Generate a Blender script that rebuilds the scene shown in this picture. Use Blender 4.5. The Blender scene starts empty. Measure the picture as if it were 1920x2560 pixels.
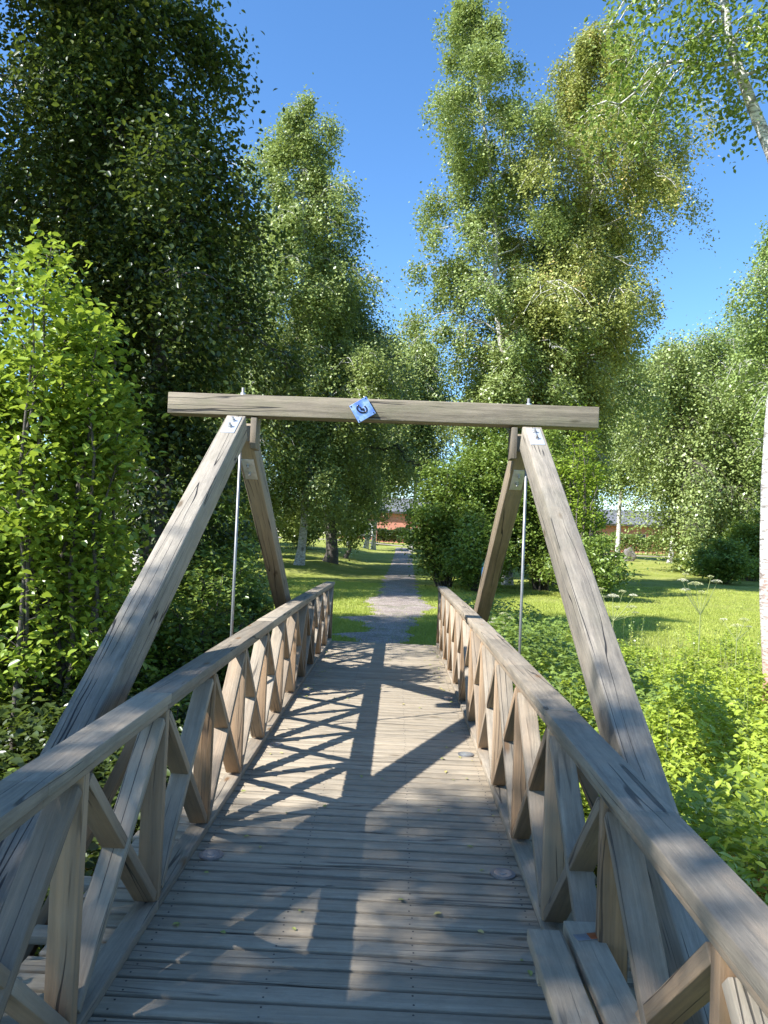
import bpy, math, random
import numpy as np
from mathutils import Vector, Matrix
R = math.radians
random.seed(7)
scene = bpy.context.scene
col = scene.collection

# ------------------------------------------------------------ camera
YAW, PITCH, ROLL, FPX = 0.0186, 0.031, 0.0415, 1897.0
cam = bpy.data.cameras.new('camera'); co = bpy.data.objects.new('camera', cam); col.objects.link(co)
fw = Vector((-math.sin(YAW)*math.cos(PITCH), math.cos(YAW)*math.cos(PITCH), math.sin(PITCH)))
r0 = Vector((math.cos(YAW), math.sin(YAW), 0)); u0 = r0.cross(fw)
r1 = r0*math.cos(ROLL)+u0*math.sin(ROLL); u1 = -r0*math.sin(ROLL)+u0*math.cos(ROLL)
M = Matrix((r1, u1, -fw)).transposed().to_4x4(); M.translation = Vector((0.1415, 0, 1.65)); co.matrix_world = M
cam.sensor_fit = 'VERTICAL'; cam.sensor_height = 36; cam.lens = FPX/2560*36
cam.clip_start = .05; cam.clip_end = 2000
scene.camera = co
scene.render.resolution_x = 768; scene.render.resolution_y = 1024

# ------------------------------------------------------------ world, sun, exposure
SUN = Vector((-.905, -.567, 1.0)).normalized()          # towards the sun
el = math.asin(SUN.z); az = math.atan2(SUN.x, SUN.y)
w = bpy.data.worlds.new('World'); scene.world = w; w.use_nodes = True
nt = w.node_tree; bg = nt.nodes['Background']
sky = nt.nodes.new('ShaderNodeTexSky'); sky.sky_type = 'NISHITA'; sky.sun_disc = False
sky.sun_elevation = el; sky.sun_rotation = az
sky.altitude = 0; sky.air_density = 1.0; sky.dust_density = 0.15; sky.ozone_density = 5.5
hs_ = nt.nodes.new('ShaderNodeHueSaturation'); hs_.inputs['Saturation'].default_value = 1.12
nt.links.new(sky.outputs[0], hs_.inputs['Color']); nt.links.new(hs_.outputs[0], bg.inputs[0]); bg.inputs[1].default_value = 0.118
sl = bpy.data.lights.new('sun', 'SUN'); sl.energy = 4.7; sl.angle = R(.53); sl.color = (.98, .97, .96)
so = bpy.data.objects.new('sun', sl); col.objects.link(so); so.rotation_euler = SUN.to_track_quat('Z', 'Y').to_euler()
scene.view_settings.view_transform = 'Standard'; scene.view_settings.look = 'None'
scene.view_settings.exposure = 1.32; scene.view_settings.gamma = 1

# ------------------------------------------------------------ helpers
def tag(o, label=None, cat=None, group=None, kind=None):
    if label: o['label'] = label
    if cat: o['category'] = cat
    if group: o['group'] = group
    if kind: o['kind'] = kind
    return o
def empty(name, loc=(0, 0, 0)):
    o = bpy.data.objects.new(name, None); col.objects.link(o); o.location = loc; o.empty_display_size = .3; return o
def link(name, me, mat=None, parent=None):
    o = bpy.data.objects.new(name, me); col.objects.link(o)
    if mat and not me.materials: me.materials.append(mat)
    if parent:
        o.parent = parent
        # parts are modelled in world coordinates: cancel the parent's place
        pm = Matrix.Identity(4); q = parent; loc = Vector((0, 0, 0))
        while q: loc += q.location; q = q.parent
        o.location = -loc
    return o
def mesh_np(name, V, F, attrs=None, smooth=False):
    """V (n,3); F (m,k) quads or tris; attrs {name:(n,) or (n,3)}"""
    me = bpy.data.meshes.new(name)
    V = np.asarray(V, np.float32); F = np.asarray(F, np.int32); k = F.shape[1]
    me.vertices.add(len(V)); me.vertices.foreach_set('co', V.ravel())
    me.loops.add(F.size); me.loops.foreach_set('vertex_index', F.ravel())
    me.polygons.add(len(F)); me.polygons.foreach_set('loop_start', np.arange(0, F.size, k, dtype=np.int32))
    me.polygons.foreach_set('loop_total', np.full(len(F), k, np.int32))
    if smooth: me.polygons.foreach_set('use_smooth', np.ones(len(F), bool))
    for n, a in (attrs or {}).items():
        a = np.asarray(a, np.float32)
        if a.ndim == 1: me.attributes.new(n, 'FLOAT', 'POINT').data.foreach_set('value', a)
        else: me.attributes.new(n, 'FLOAT_VECTOR', 'POINT').data.foreach_set('vector', a.ravel())
    me.update(calc_edges=True); me.validate(); return me

# ------------------------------------------------------------ materials
def mat(name):
    m = bpy.data.materials.new(name); m.use_nodes = True; n = m.node_tree; return m, n, n.nodes['Principled BSDF']
def nd(n, t, **k):
    x = n.nodes.new(t)
    for a, b in k.items(): setattr(x, a, b)
    return x
def L(n, a, b): n.links.new(a, b)
def ramp(n, src, stops):
    r = nd(n, 'ShaderNodeValToRGB'); e = r.color_ramp.elements
    e[0].position, e[0].color = stops[0][0], (*stops[0][1], 1); e[1].position, e[1].color = stops[-1][0], (*stops[-1][1], 1)
    for p, c in stops[1:-1]: x = e.new(p); x.color = (*c, 1)
    if src is not None: L(n, src, r.inputs[0])
    return r
def mapr(n, src, a, b, c=0, d=1):
    m = nd(n, 'ShaderNodeMapRange'); L(n, src, m.inputs[0])
    for i, v in zip((1, 2, 3, 4), (a, b, c, d)): m.inputs[i].default_value = v
    return m.outputs[0]
def mixc(n, f, a, b, mode='MIX'):
    m = nd(n, 'ShaderNodeMix', data_type='RGBA', blend_type=mode)
    if hasattr(f, 'links'): L(n, f, m.inputs[0])
    else: m.inputs[0].default_value = f
    for s, i in ((a, 6), (b, 7)):
        if hasattr(s, 'links'): L(n, s, m.inputs[i])
        else: m.inputs[i].default_value = (*s, 1)
    return m.outputs[2]
def noise(n, vec, scale, detail=4, rough=.6, dist=0.):
    x = nd(n, 'ShaderNodeTexNoise'); x.inputs['Scale'].default_value = scale; x.inputs['Detail'].default_value = detail
    x.inputs['Roughness'].default_value = rough; x.inputs['Distortion'].default_value = dist
    if vec is not None: L(n, vec, x.inputs['Vector'])
    return x.outputs['Fac']
def mapping(n, vec, sc, loc=(0, 0, 0)):
    m = nd(n, 'ShaderNodeMapping'); L(n, vec, m.inputs[0]); m.inputs['Scale'].default_value = sc; m.inputs['Location'].default_value = loc
    return m.outputs[0]

def wood(name, light, dark, brown, streak=.7, crack=.5, pv=1., cm=.47, green=0.0, rough=.72):
    """weathered pine; attribute gc = coordinates in the board (x along the grain), tone = how little it has greyed"""
    m, n, b = mat(name)
    g = nd(n, 'ShaderNodeAttribute', attribute_name='gc').outputs['Vector']
    tone = nd(n, 'ShaderNodeAttribute', attribute_name='tone').outputs['Fac']
    dist = noise(n, mapping(n, g, (1.2, 4, 4)), 1.0, 2)
    gd = nd(n, 'ShaderNodeVectorMath', operation='MULTIPLY_ADD'); L(n, dist, gd.inputs[0]); gd.inputs[1].default_value = (0, .035, .035); L(n, g, gd.inputs[2])
    gd = gd.outputs[0]
    fine = noise(n, mapping(n, gd, (3, 62, 62)), 1.0, 7, .8)
    ring = noise(n, mapping(n, gd, (.9, 34, 34)), 1.0, 3, .6)
    blot = noise(n, mapping(n, g, (3, 9, 9)), 1.0, 5, .65)
    c = mixc(n, mapr(n, fine, .30, .70), dark, light)
    bl2 = noise(n, mapping(n, g, (7, 16, 16), (2, 9, 5)), 1.0, 6, .75); c = mixc(n, mapr(n, bl2, .42, .68, 0, .45), c, tuple(x*.62 for x in dark))
    c = mixc(n, mapr(n, ring, .36, .62, streak, 0), c, tuple(x*.55 for x in dark))
    c2 = mixc(n, mapr(n, ring, .35, .65), tuple(x*.5 for x in brown), brown)
    c2 = mixc(n, mapr(n, fine, .3, .7, 0, .15), c2, light)
    tn = nd(n, 'ShaderNodeMath', operation='ADD'); L(n, tone, tn.inputs[0]); L(n, mapr(n, blot, .3, .7, -.25, .25), tn.inputs[1]); tn.use_clamp = True
    c = mixc(n, tn.outputs[0], c, c2)
    c = mixc(n, mapr(n, blot, .45, .8, 0, .3), c, tuple(min(1, x*1.2) for x in light))
    st = noise(n, mapping(n, g, (1.1, 5, 5), (3, 1, 7)), 1.0, 4, .7)
    c = mixc(n, mapr(n, st, .5, .72, 0, .65*streak), c, tuple(x*.45 for x in dark))
    if green:
        gr = noise(n, mapping(n, g, (2, 7, 7), (9, 4, 2)), 1.0, 4, .7)
        c = mixc(n, mapr(n, gr, .45, .7, 0, green), c, (.20, .21, .10))
    pb_ = noise(n, mapping(n, g, (.25, .25, .25)), 1.0, 0)
    c = mixc(n, mapr(n, pb_, .35, .65, .38*pv, 0), c, tuple(x*.55 for x in dark))
    c = mixc(n, mapr(n, pb_, .5, .7, 0, .25*pv), c, tuple(min(1, x*1.2) for x in light))
    # long drying cracks
    ck = noise(n, mapping(n, gd, (.42, 15, 15), (5, 5, 5)), 1.0, 1, .4)
    ab = nd(n, 'ShaderNodeMath', operation='ABSOLUTE'); sb = nd(n, 'ShaderNodeMath', operation='SUBTRACT'); L(n, ck, sb.inputs[0]); sb.inputs[1].default_value = .5; L(n, sb.outputs[0], ab.inputs[0])
    ckm = noise(n, mapping(n, g, (1.3, 3, 3), (1, 8, 2)), 1.0, 2)
    cf = nd(n, 'ShaderNodeMath', operation='MULTIPLY'); L(n, mapr(n, ab.outputs[0], .005, .013, 1, 0), cf.inputs[0]); L(n, mapr(n, ckm, cm, cm+.06, 0, crack), cf.inputs[1])
    c = mixc(n, cf.outputs[0], c, (.025, .022, .02))
    # knots
    vo = nd(n, 'ShaderNodeTexVoronoi'); L(n, mapping(n, g, (1.9, 5.5, 5.5)), vo.inputs['Vector']); vo.inputs['Scale'].default_value = 1
    c = mixc(n, mapr(n, vo.outputs['Distance'], .05, .12, .8, 0), c, tuple(x*.4 for x in brown))
    L(n, c, b.inputs['Base Color'])
    L(n, mapr(n, fine, .2, .8, rough-.12, rough+.12), b.inputs['Roughness']); b.inputs['Specular IOR Level'].default_value = .35
    bp = nd(n, 'ShaderNodeBump'); bp.inputs['Strength'].default_value = .8; bp.inputs['Distance'].default_value = .006
    hh = nd(n, 'ShaderNodeMath', operation='SUBTRACT'); L(n, fine, hh.inputs[0]); L(n, cf.outputs[0], hh.inputs[1])
    L(n, hh.outputs[0], bp.inputs['Height']); L(n, bp.outputs[0], b.inputs['Normal'])
    return m
WD = wood('weathered_deck', (.51, .42, .30), (.295, .245, .175), (.36, .265, .16), streak=.28, crack=.6, pv=.35)
WR = wood('weathered_rail', (.47, .39, .285), (.21, .175, .13), (.42, .22, .085), streak=.26, crack=.75)
WL = wood('weathered_timber', (.43, .37, .29), (.135, .118, .093), (.22, .14, .065), streak=.35, crack=1.0, cm=.42, green=.12)
WB = wood('lichen_timber', (.51, .42, .31), (.26, .21, .15), (.30, .25, .15), crack=.95, cm=.38, green=.5)

def metal(name, c, rough, rust=0.):
    m, n, b = mat(name); b.inputs['Metallic'].default_value = .85
    tc = nd(n, 'ShaderNodeTexCoord').outputs['Object']; f = noise(n, tc, 14, 5)
    cc = mixc(n, mapr(n, f, .4, .75), c, tuple(x*.7 for x in c))
    if rust: cc = mixc(n, mapr(n, noise(n, mapping(n, tc, (30, 30, 30), (3, 3, 3)), 1, 4), .52, .7, 0, rust), cc, (.20, .07, .03))
    L(n, cc, b.inputs['Base Color']); L(n, mapr(n, f, .3, .7, rough-.08, rough+.12), b.inputs['Roughness']); return m
STEEL = metal('galvanised_steel', (.33, .325, .32), .55); STEELR = metal('rusting_steel', (.6, .59, .58), .45, .7)
PLATE = metal('bright_plate', (.62, .63, .66), .5); PLATE.node_tree.nodes['Principled BSDF'].inputs['Metallic'].default_value = .45
COPPER = metal('rusty_strap_paint', (.50, .16, .06), .5, .4); DARKM = metal('dark_screw', (.10, .09, .085), .5)

def leafmat(name, c0, c1, c2, tr=.35, trc=(.35, .55, .05), rough=.42, spec=.5):
    m, n, b = mat(name)
    a = nd(n, 'ShaderNodeAttribute', attribute_name='lv').outputs['Fac']
    r = ramp(n, a, [(0, c0), (.45, c1), (.9, c1), (1, c2)])
    L(n, r.outputs[0], b.inputs['Base Color']); b.inputs['Roughness'].default_value = rough; b.inputs['Specular IOR Level'].default_value = spec
    t = nd(n, 'ShaderNodeBsdfTranslucent'); L(n, mixc(n, .6, r.outputs[0], trc), t.inputs[0])
    mx = nd(n, 'ShaderNodeMixShader'); mx.inputs[0].default_value = tr; L(n, b.outputs[0], mx.inputs[1]); L(n, t.outputs[0], mx.inputs[2])
    L(n, mx.outputs[0], n.nodes['Material Output'].inputs[0]); return m
LBIRCH = leafmat('birch_leaf', (.13, .175, .045), (.30, .365, .115), (.62, .60, .26), .26, (.46, .54, .13), .4)
LBIRCHY = leafmat('birch_leaf_yellowing', (.16, .19, .045), (.36, .385, .11), (.70, .54, .20), .26, (.52, .55, .13), .4)
LWEEP = leafmat('weeping_birch_leaf', (.13, .18, .045), (.28, .36, .10), (.50, .52, .18), .27, (.46, .58, .12), .4)
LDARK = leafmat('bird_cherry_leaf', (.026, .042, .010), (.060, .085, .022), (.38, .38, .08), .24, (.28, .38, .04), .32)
LBRIGHT = leafmat('sunlit_shrub_leaf', (.085, .14, .018), (.27, .36, .05), (.66, .66, .13), .33, (.54, .68, .06), .36)
LBUSH = leafmat('bush_leaf', (.075, .12, .022), (.20, .275, .055), (.46, .48, .12), .28, (.44, .58, .08), .38)
LHERB = leafmat('ground_elder_leaf', (.12, .19, .022), (.35, .43, .055), (.66, .62, .10), .34, (.62, .72, .06), .4)
LGRASS = leafmat('grass_blade', (.22, .27, .04), (.40, .44, .08), (.60, .54, .18), .34, (.62, .68, .1), .6)

def bark(name, white=True, reddish=False):
    m, n, b = mat(name)
    tc = nd(n, 'ShaderNodeTexCoord').outputs['Object']
    f1 = noise(n, mapping(n, tc, (7, 7, 34)), 1, 5, .7); f2 = noise(n, mapping(n, tc, (3, 3, 1.2), (4, 1, 1)), 1, 4, .6)
    if white:
        c = mixc(n, mapr(n, f1, .47, .58, 0, .9), (.66, .64, .60), (.17, .15, .13))
        c = mixc(n, mapr(n, f2, .45, .68, 0, .55), c, (.42, .34, .28))
        v = nd(n, 'ShaderNodeTexVoronoi'); L(n, mapping(n, tc, (2.6, 2.6, 1.7)), v.inputs['Vector']); v.inputs['Scale'].default_value = 1
        c = mixc(n, mapr(n, v.outputs['Distance'], .12, .24, .95, 0), c, (.05, .045, .04)); f5 = noise(n, mapping(n, tc, (11, 11, 75), (2, 2, 2)), 1, 4, .7); c = mixc(n, mapr(n, f5, .56, .62, 0, .85), c, (.09, .08, .07))
        if reddish:
            s = nd(n, 'ShaderNodeSeparateXYZ'); L(n, tc, s.inputs[0])
            k = nd(n, 'ShaderNodeMath', operation='ADD'); L(n, s.outputs[2], k.inputs[0]); L(n, mapr(n, f2, .3, .7, -.7, .7), k.inputs[1])
            c = mixc(n, mapr(n, k.outputs[0], 0.2, 1.4, .75, 0), c, (.42, .16, .09))
    else:
        c = mixc(n, mapr(n, f1, .35, .65), (.055, .045, .035), (.13, .11, .09))
    L(n, c, b.inputs['Base Color']); b.inputs['Roughness'].default_value = .8
    bp = nd(n, 'ShaderNodeBump'); bp.inputs['Distance'].default_value = .01; L(n, f1, bp.inputs['Height']); L(n, bp.outputs[0], b.inputs['Normal'])
    return m
BW = bark('birch_bark'); BWR = bark('birch_bark_reddish', True, True); BD = bark('dark_bark', False)

# ------------------------------------------------------------ boards
class Boards:
    def __init__(s): s.V = []; s.F = []; s.G = []; s.T = []; s.n = 0
    def add(s, p0, p1, wid, thk, side, tone=.1, taper=None):
        """board from p0 to p1 (centre line); wid along `side`, thk across both"""
        p0 = Vector(p0); p1 = Vector(p1); d = (p1-p0); ln = d.length; d.normalize()
        sv = Vector(side); sv = (sv - d*sv.dot(d)).normalized(); tv = d.cross(sv).normalized()
        off = (random.uniform(0, 90), random.uniform(0, 90), random.uniform(0, 90))
        for a in (0, 1):
            for bb, cc in ((-1, -1), (1, -1), (1, 1), (-1, 1)):
                p = (p0 if a == 0 else p1) + sv*bb*wid/2 + tv*cc*thk/2
                s.V.append(p[:]); s.G.append((a*ln+off[0], bb*wid/2+off[1], cc*thk/2+off[2])); s.T.append(tone)
        k = s.n; s.F += [(k, k+3, k+2, k+1), (k+4, k+5, k+6, k+7), (k, k+1, k+5, k+4), (k+1, k+2, k+6, k+5), (k+2, k+3, k+7, k+6), (k+3, k, k+4, k+7)]
        s.n += 8
    def build(s, name, m, parent=None, bev=.003):
        me = mesh_np(name, s.V, s.F, {'gc': s.G, 'tone': s.T})
        o = link(name, me, m, parent)
        if bev:
            b = o.modifiers.new('bevel', 'BEVEL'); b.width = bev; b.segments = 2; b.limit_method = 'ANGLE'
        return o
def one_board(name, m, parent, *a, bev=.003, **k):
    b = Boards(); b.add(*a, **k); return b.build(name, m, parent, bev)

def tube_arrays(path, radii, sides=8, cap=True):
    path = [Vector(p) for p in path]; V = []; F = []
    prev = None
    for i, p in enumerate(path):
        t = (path[min(i+1, len(path)-1)] - path[max(i-1, 0)]).normalized()
        if prev is None: a = t.orthogonal().normalized()
        else: a = (prev - t*prev.dot(t)).normalized()
        prev = a; b = t.cross(a)
        for k in range(sides):
            an = 2*math.pi*k/sides; V.append((p+(a*math.cos(an)+b*math.sin(an))*radii[i])[:])
    for i in range(len(path)-1):
        for k in range(sides):
            F.append((i*sides+k, i*sides+(k+1) % sides, (i+1)*sides+(k+1) % sides, (i+1)*sides+k))
    return V, F
class Tubes:
    def __init__(s): s.V = []; s.F = []
    def add(s, path, radii, sides=8, caps=False):
        if not hasattr(radii, '__len__'): radii = [radii]*len(path)
        v, f = tube_arrays(path, radii, sides); k = len(s.V); s.V += v; s.F += [tuple(i+k for i in q) for q in f]
        if caps:
            for ring, rev in ((0, True), (len(path)-1, False)):
                c = len(s.V); s.V.append(tuple(path[ring]))
                for j in range(sides):
                    a = k+ring*sides+j; b = k+ring*sides+(j+1) % sides
                    s.F.append((c, b, a, c) if rev else (c, a, b, c))
    def build(s, name, m, parent=None, smooth=True):
        me = bpy.data.meshes.new(name)
        F = [tuple(dict.fromkeys(f)) for f in s.F]
        me.from_pydata(s.V, [], F); me.validate()
        if smooth: me.polygons.foreach_set('use_smooth', [len(f.vertices) == 4 for f in me.polygons])
        return link(name, me, m, parent)

# ------------------------------------------------------------ setting: ground, water, path
WATER_Z = -1.15
def sm(a, b, x): t = np.clip((x-a)/(b-a), 0, 1); return t*t*(3-2*t)
def creek_y(x): return 5.9 + .5*np.sin(x*.35+.6)
def gz(x, y):
    x = np.asarray(x, float); y = np.asarray(y, float)
    z = -.13 + .68*sm(38, 68, y) + .35*sm(68, 110, y) + .35*sm(-1.5, -4, x)*sm(24, 38, y)
    d = np.abs(y-creek_y(x)); hw = 5.2
    ch = 1-sm(1.9, hw, d); z = z - ch*1.75*(1-.45*sm(3, 8, x))
    z = z + .04*np.sin(x*1.7+y*.9)*np.cos(y*1.3-x*.6)*sm(1.4, 3, np.abs(x-.0)+0*y)
    return z
def axis(fine0, fine1, step, lo, hi, g=1.25):
    a = list(np.arange(fine0, fine1+1e-6, step)); s = step
    while a[-1] < hi: s *= g; a.append(a[-1]+s)
    s = step
    while a[0] > lo: s *= g; a.insert(0, a[0]-s)
    return np.array(a)
xs = axis(-9, 12, .22, -500, 500); ys = axis(-2, 32, .22, -500, 700)
X, Y = np.meshgrid(xs, ys); Z = gz(X, Y)
V = np.stack([X, Y, Z], -1).reshape(-1, 3); nx, ny = len(xs), len(ys)
I = np.arange(nx*ny).reshape(ny, nx)
F = np.stack([I[:-1, :-1], I[:-1, 1:], I[1:, 1:], I[1:, :-1]], -1).reshape(-1, 4)
mg, n, b = mat('lawn_ground')
P = nd(n, 'ShaderNodeNewGeometry').outputs['Position']
f1 = noise(n, P, .5, 5, .6); f2 = noise(n, P, 38, 4, .75); f3 = noise(n, P, 4.5, 5, .7)
c = mixc(n, mapr(n, f3, .35, .65), (.22, .26, .045), (.42, .44, .09))
c = mixc(n, mapr(n, f1, .42, .66, 0, .6), c, (.50, .48, .16))
c = mixc(n, mapr(n, f2, .3, .7, .55, 0), c, (.06, .09, .015))
s = nd(n, 'ShaderNodeSeparateXYZ'); L(n, P, s.inputs[0])
zz = nd(n, 'ShaderNodeMath', operation='ADD'); L(n, s.outputs[2], zz.inputs[0]); L(n, mapr(n, f3, .3, .7, -.12, .12), zz.inputs[1])
c = mixc(n, mapr(n, zz.outputs[0], -.55, -.25, 1, 0), c, (.035, .028, .016))          # bare earth of the banks
L(n, c, b.inputs['Base Color']); b.inputs['Roughness'].default_value = .95; b.inputs['Specular IOR Level'].default_value = .1
bp = nd(n, 'ShaderNodeBump'); bp.inputs['Distance'].default_value = .05; bp.inputs['Strength'].default_value = .8; L(n, f2, bp.inputs['Height']); L(n, bp.outputs[0], b.inputs['Normal'])
tag(link('ground', mesh_np('ground', V, F, smooth=True), mg), kind='structure')

mw, n, b = mat('peaty_water'); b.inputs['Base Color'].default_value = (.035, .012, .004, 1); b.inputs['Roughness'].default_value = .08
bp = nd(n, 'ShaderNodeBump'); bp.inputs['Distance'].default_value = .02; bp.inputs['Strength'].default_value = .3
L(n, noise(n, nd(n, 'ShaderNodeNewGeometry').outputs['Position'], 5, 3), bp.inputs['Height']); L(n, bp.outputs[0], b.inputs['Normal'])
xx = np.linspace(-40, 40, 81); V = []
for x in xx: V += [(x, creek_y(x)-4.6, WATER_Z), (x, creek_y(x)+4.6, WATER_Z)]
F = [(2*i, 2*i+2, 2*i+3, 2*i+1) for i in range(80)]
tag(link('creek_water', mesh_np('creek_water', V, F), mw), kind='structure')

# gravel path with ragged grassy edges
def path_edges(y):
    t = sm(12, 20, y); c = -.03 + .30*t + .42*sm(20, 67, y)
    hwid = .40 + .24*t
    rag = .07*np.sin(y*2.1)+.06*np.sin(y*4.7+1)+.04*np.sin(y*9.3+2)+.05*np.sin(y*17.7+np.sin(y*5)*2)+.04*np.sin(y*31+np.sin(y*7)*3) ; far = 1-.6*sm(25, 50, y)
    bump = .55*np.exp(-((y-16.1)/.5)**2)+.35*np.exp(-((y-20.5)/1.0)**2)+.45*np.exp(-((y-13.4)/.35)**2)
    return c-hwid-(rag+bump)*far, c+hwid+(.07*np.sin(y*3.3+1)+.05*np.sin(y*7.9)+.25*np.exp(-((y-19.5)/1.2)**2))*far
yy = np.concatenate([np.arange(11.9, 30, .06), np.arange(30, 72, .5)]); nc = 9
l, r_ = path_edges(yy); V = []; 
for i, y in enumerate(yy):
    for k in range(nc):
        x = l[i]+(r_[i]-l[i])*k/(nc-1); e = (0 if k in (0, nc-1) else 1)
        V.append((x, y, float(gz(x, y))+.006+.02*e))
F = [(i*nc+k, i*nc+k+1, (i+1)*nc+k+1, (i+1)*nc+k) for i in range(len(yy)-1) for k in range(nc-1)]
mp, n, b = mat('gravel'); P = nd(n, 'ShaderNodeNewGeometry').outputs['Position']
v = nd(n, 'ShaderNodeTexVoronoi'); v.inputs['Scale'].default_value = 55; L(n, P, v.inputs['Vector'])
f1 = noise(n, P, 2.2, 5, .65); f2 = noise(n, P, 60, 3)
sp = nd(n, 'ShaderNodeSeparateColor'); L(n, v.outputs['Color'], sp.inputs[0])
c = ramp(n, sp.outputs[0], [(0, (.22, .165, .13)), (.5, (.42, .335, .275)), (1, (.62, .52, .44))]).outputs[0]
c = mixc(n, mapr(n, f1, .4, .7, 0, .6), c, (.22, .165, .12)); f6 = noise(n, P, 1.3, 6, .7); c = mixc(n, mapr(n, f6, .52, .62, 0, .5), c, (.12, .14, .03)); c = mixc(n, mapr(n, v.outputs['Distance'], .45, .8, 0, .7), c, (.07, .06, .06))
L(n, c, b.inputs['Base Color']); b.inputs['Roughness'].default_value = .9
bp = nd(n, 'ShaderNodeBump'); bp.inputs['Distance'].default_value = .012; L(n, v.outputs['Distance'], bp.inputs['Height']); bp.invert = True; L(n, bp.outputs[0], b.inputs['Normal'])
tag(link('path', mesh_np('path', V, F, smooth=True), mp), kind='structure')
# gravel lane in front of the houses
V = []; 
for x in np.arange(-60, 90, 3.): V += [(x, 79, float(gz(x, 79))+.02), (x, 83, float(gz(x, 83))+.02)]
F = [(2*i, 2*i+2, 2*i+3, 2*i+1) for i in range(len(V)//2-1)]
tag(link('road', mesh_np('road', V, F), mp), kind='structure')

# ------------------------------------------------------------ the bridge
bridge = tag(empty('footbridge', (0, 6.1, 0)), 'grey weathered wooden footbridge with two timber A frames and a crossbeam over the deck', 'footbridge')
K, YA, S, YE, HH, HW = .0013, 6.11, .8675, 12.0, .933, .825
NP = 14
zd = lambda y: -K*(y-YA)**2
Y0 = YE-NP*S-.03
# deck planks
db = Boards(); y = YE+.05; pit = .111; scr = Tubes(); i = 0
while y > Y0-.05:
    yc = y-pit/2; e0 = random.uniform(-.02, .02); e1 = random.uniform(-.02, .02); dz = random.uniform(-.0015, .0015)
    tl = random.uniform(-.0015, .0015)
    if abs(yc-3.3) < .35 and i % 2 == 0: e0 -= .09
    db.add((-1.19+e0, yc, zd(yc)-.0175+dz-tl), (1.19+e1, yc, zd(yc)-.0175+dz+tl), pit-.020, .035, (0, 1, 0), tone=random.uniform(-.05, .22))
    for xs_ in (-.78, -.27, .27, .78):
        for o in (-.027, .027):
            xr = xs_+random.uniform(-.008, .008)
            scr.add([(xr, yc+o, zd(yc)+dz-.004), (xr, yc+o, zd(yc)+dz+.0012)], [.0042, .0042], 6, True)
    y -= pit; i += 1
db.build('deck', WD, bridge, .0035)
so_ = scr.build('deck_screws', DARKM, bridge); so_['kind'] = 'stuff'
# joists and outriggers below
for x in (-.78, -.27, .27, .78):
    jb = Boards(); prev = Y0
    for k in range(6):
        a = Y0+(YE-Y0)*k/6; c_ = Y0+(YE-Y0)*(k+1)/6
        jb.add((x, a, zd(a)-.16), (x, c_, zd(c_)-.16), .09, .22, (1, 0, 0), .4)
    jb.build('joist', WL, bridge)
for yy_ in (1.585, 3.32, 6.1, 8.53, 10.65):
    one_board('cross_joist', WL, bridge, (-1.5, yy_, zd(yy_)-.36), (1.5, yy_, zd(yy_)-.36), .12, .14, (0, 1, 0), tone=.3)
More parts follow.
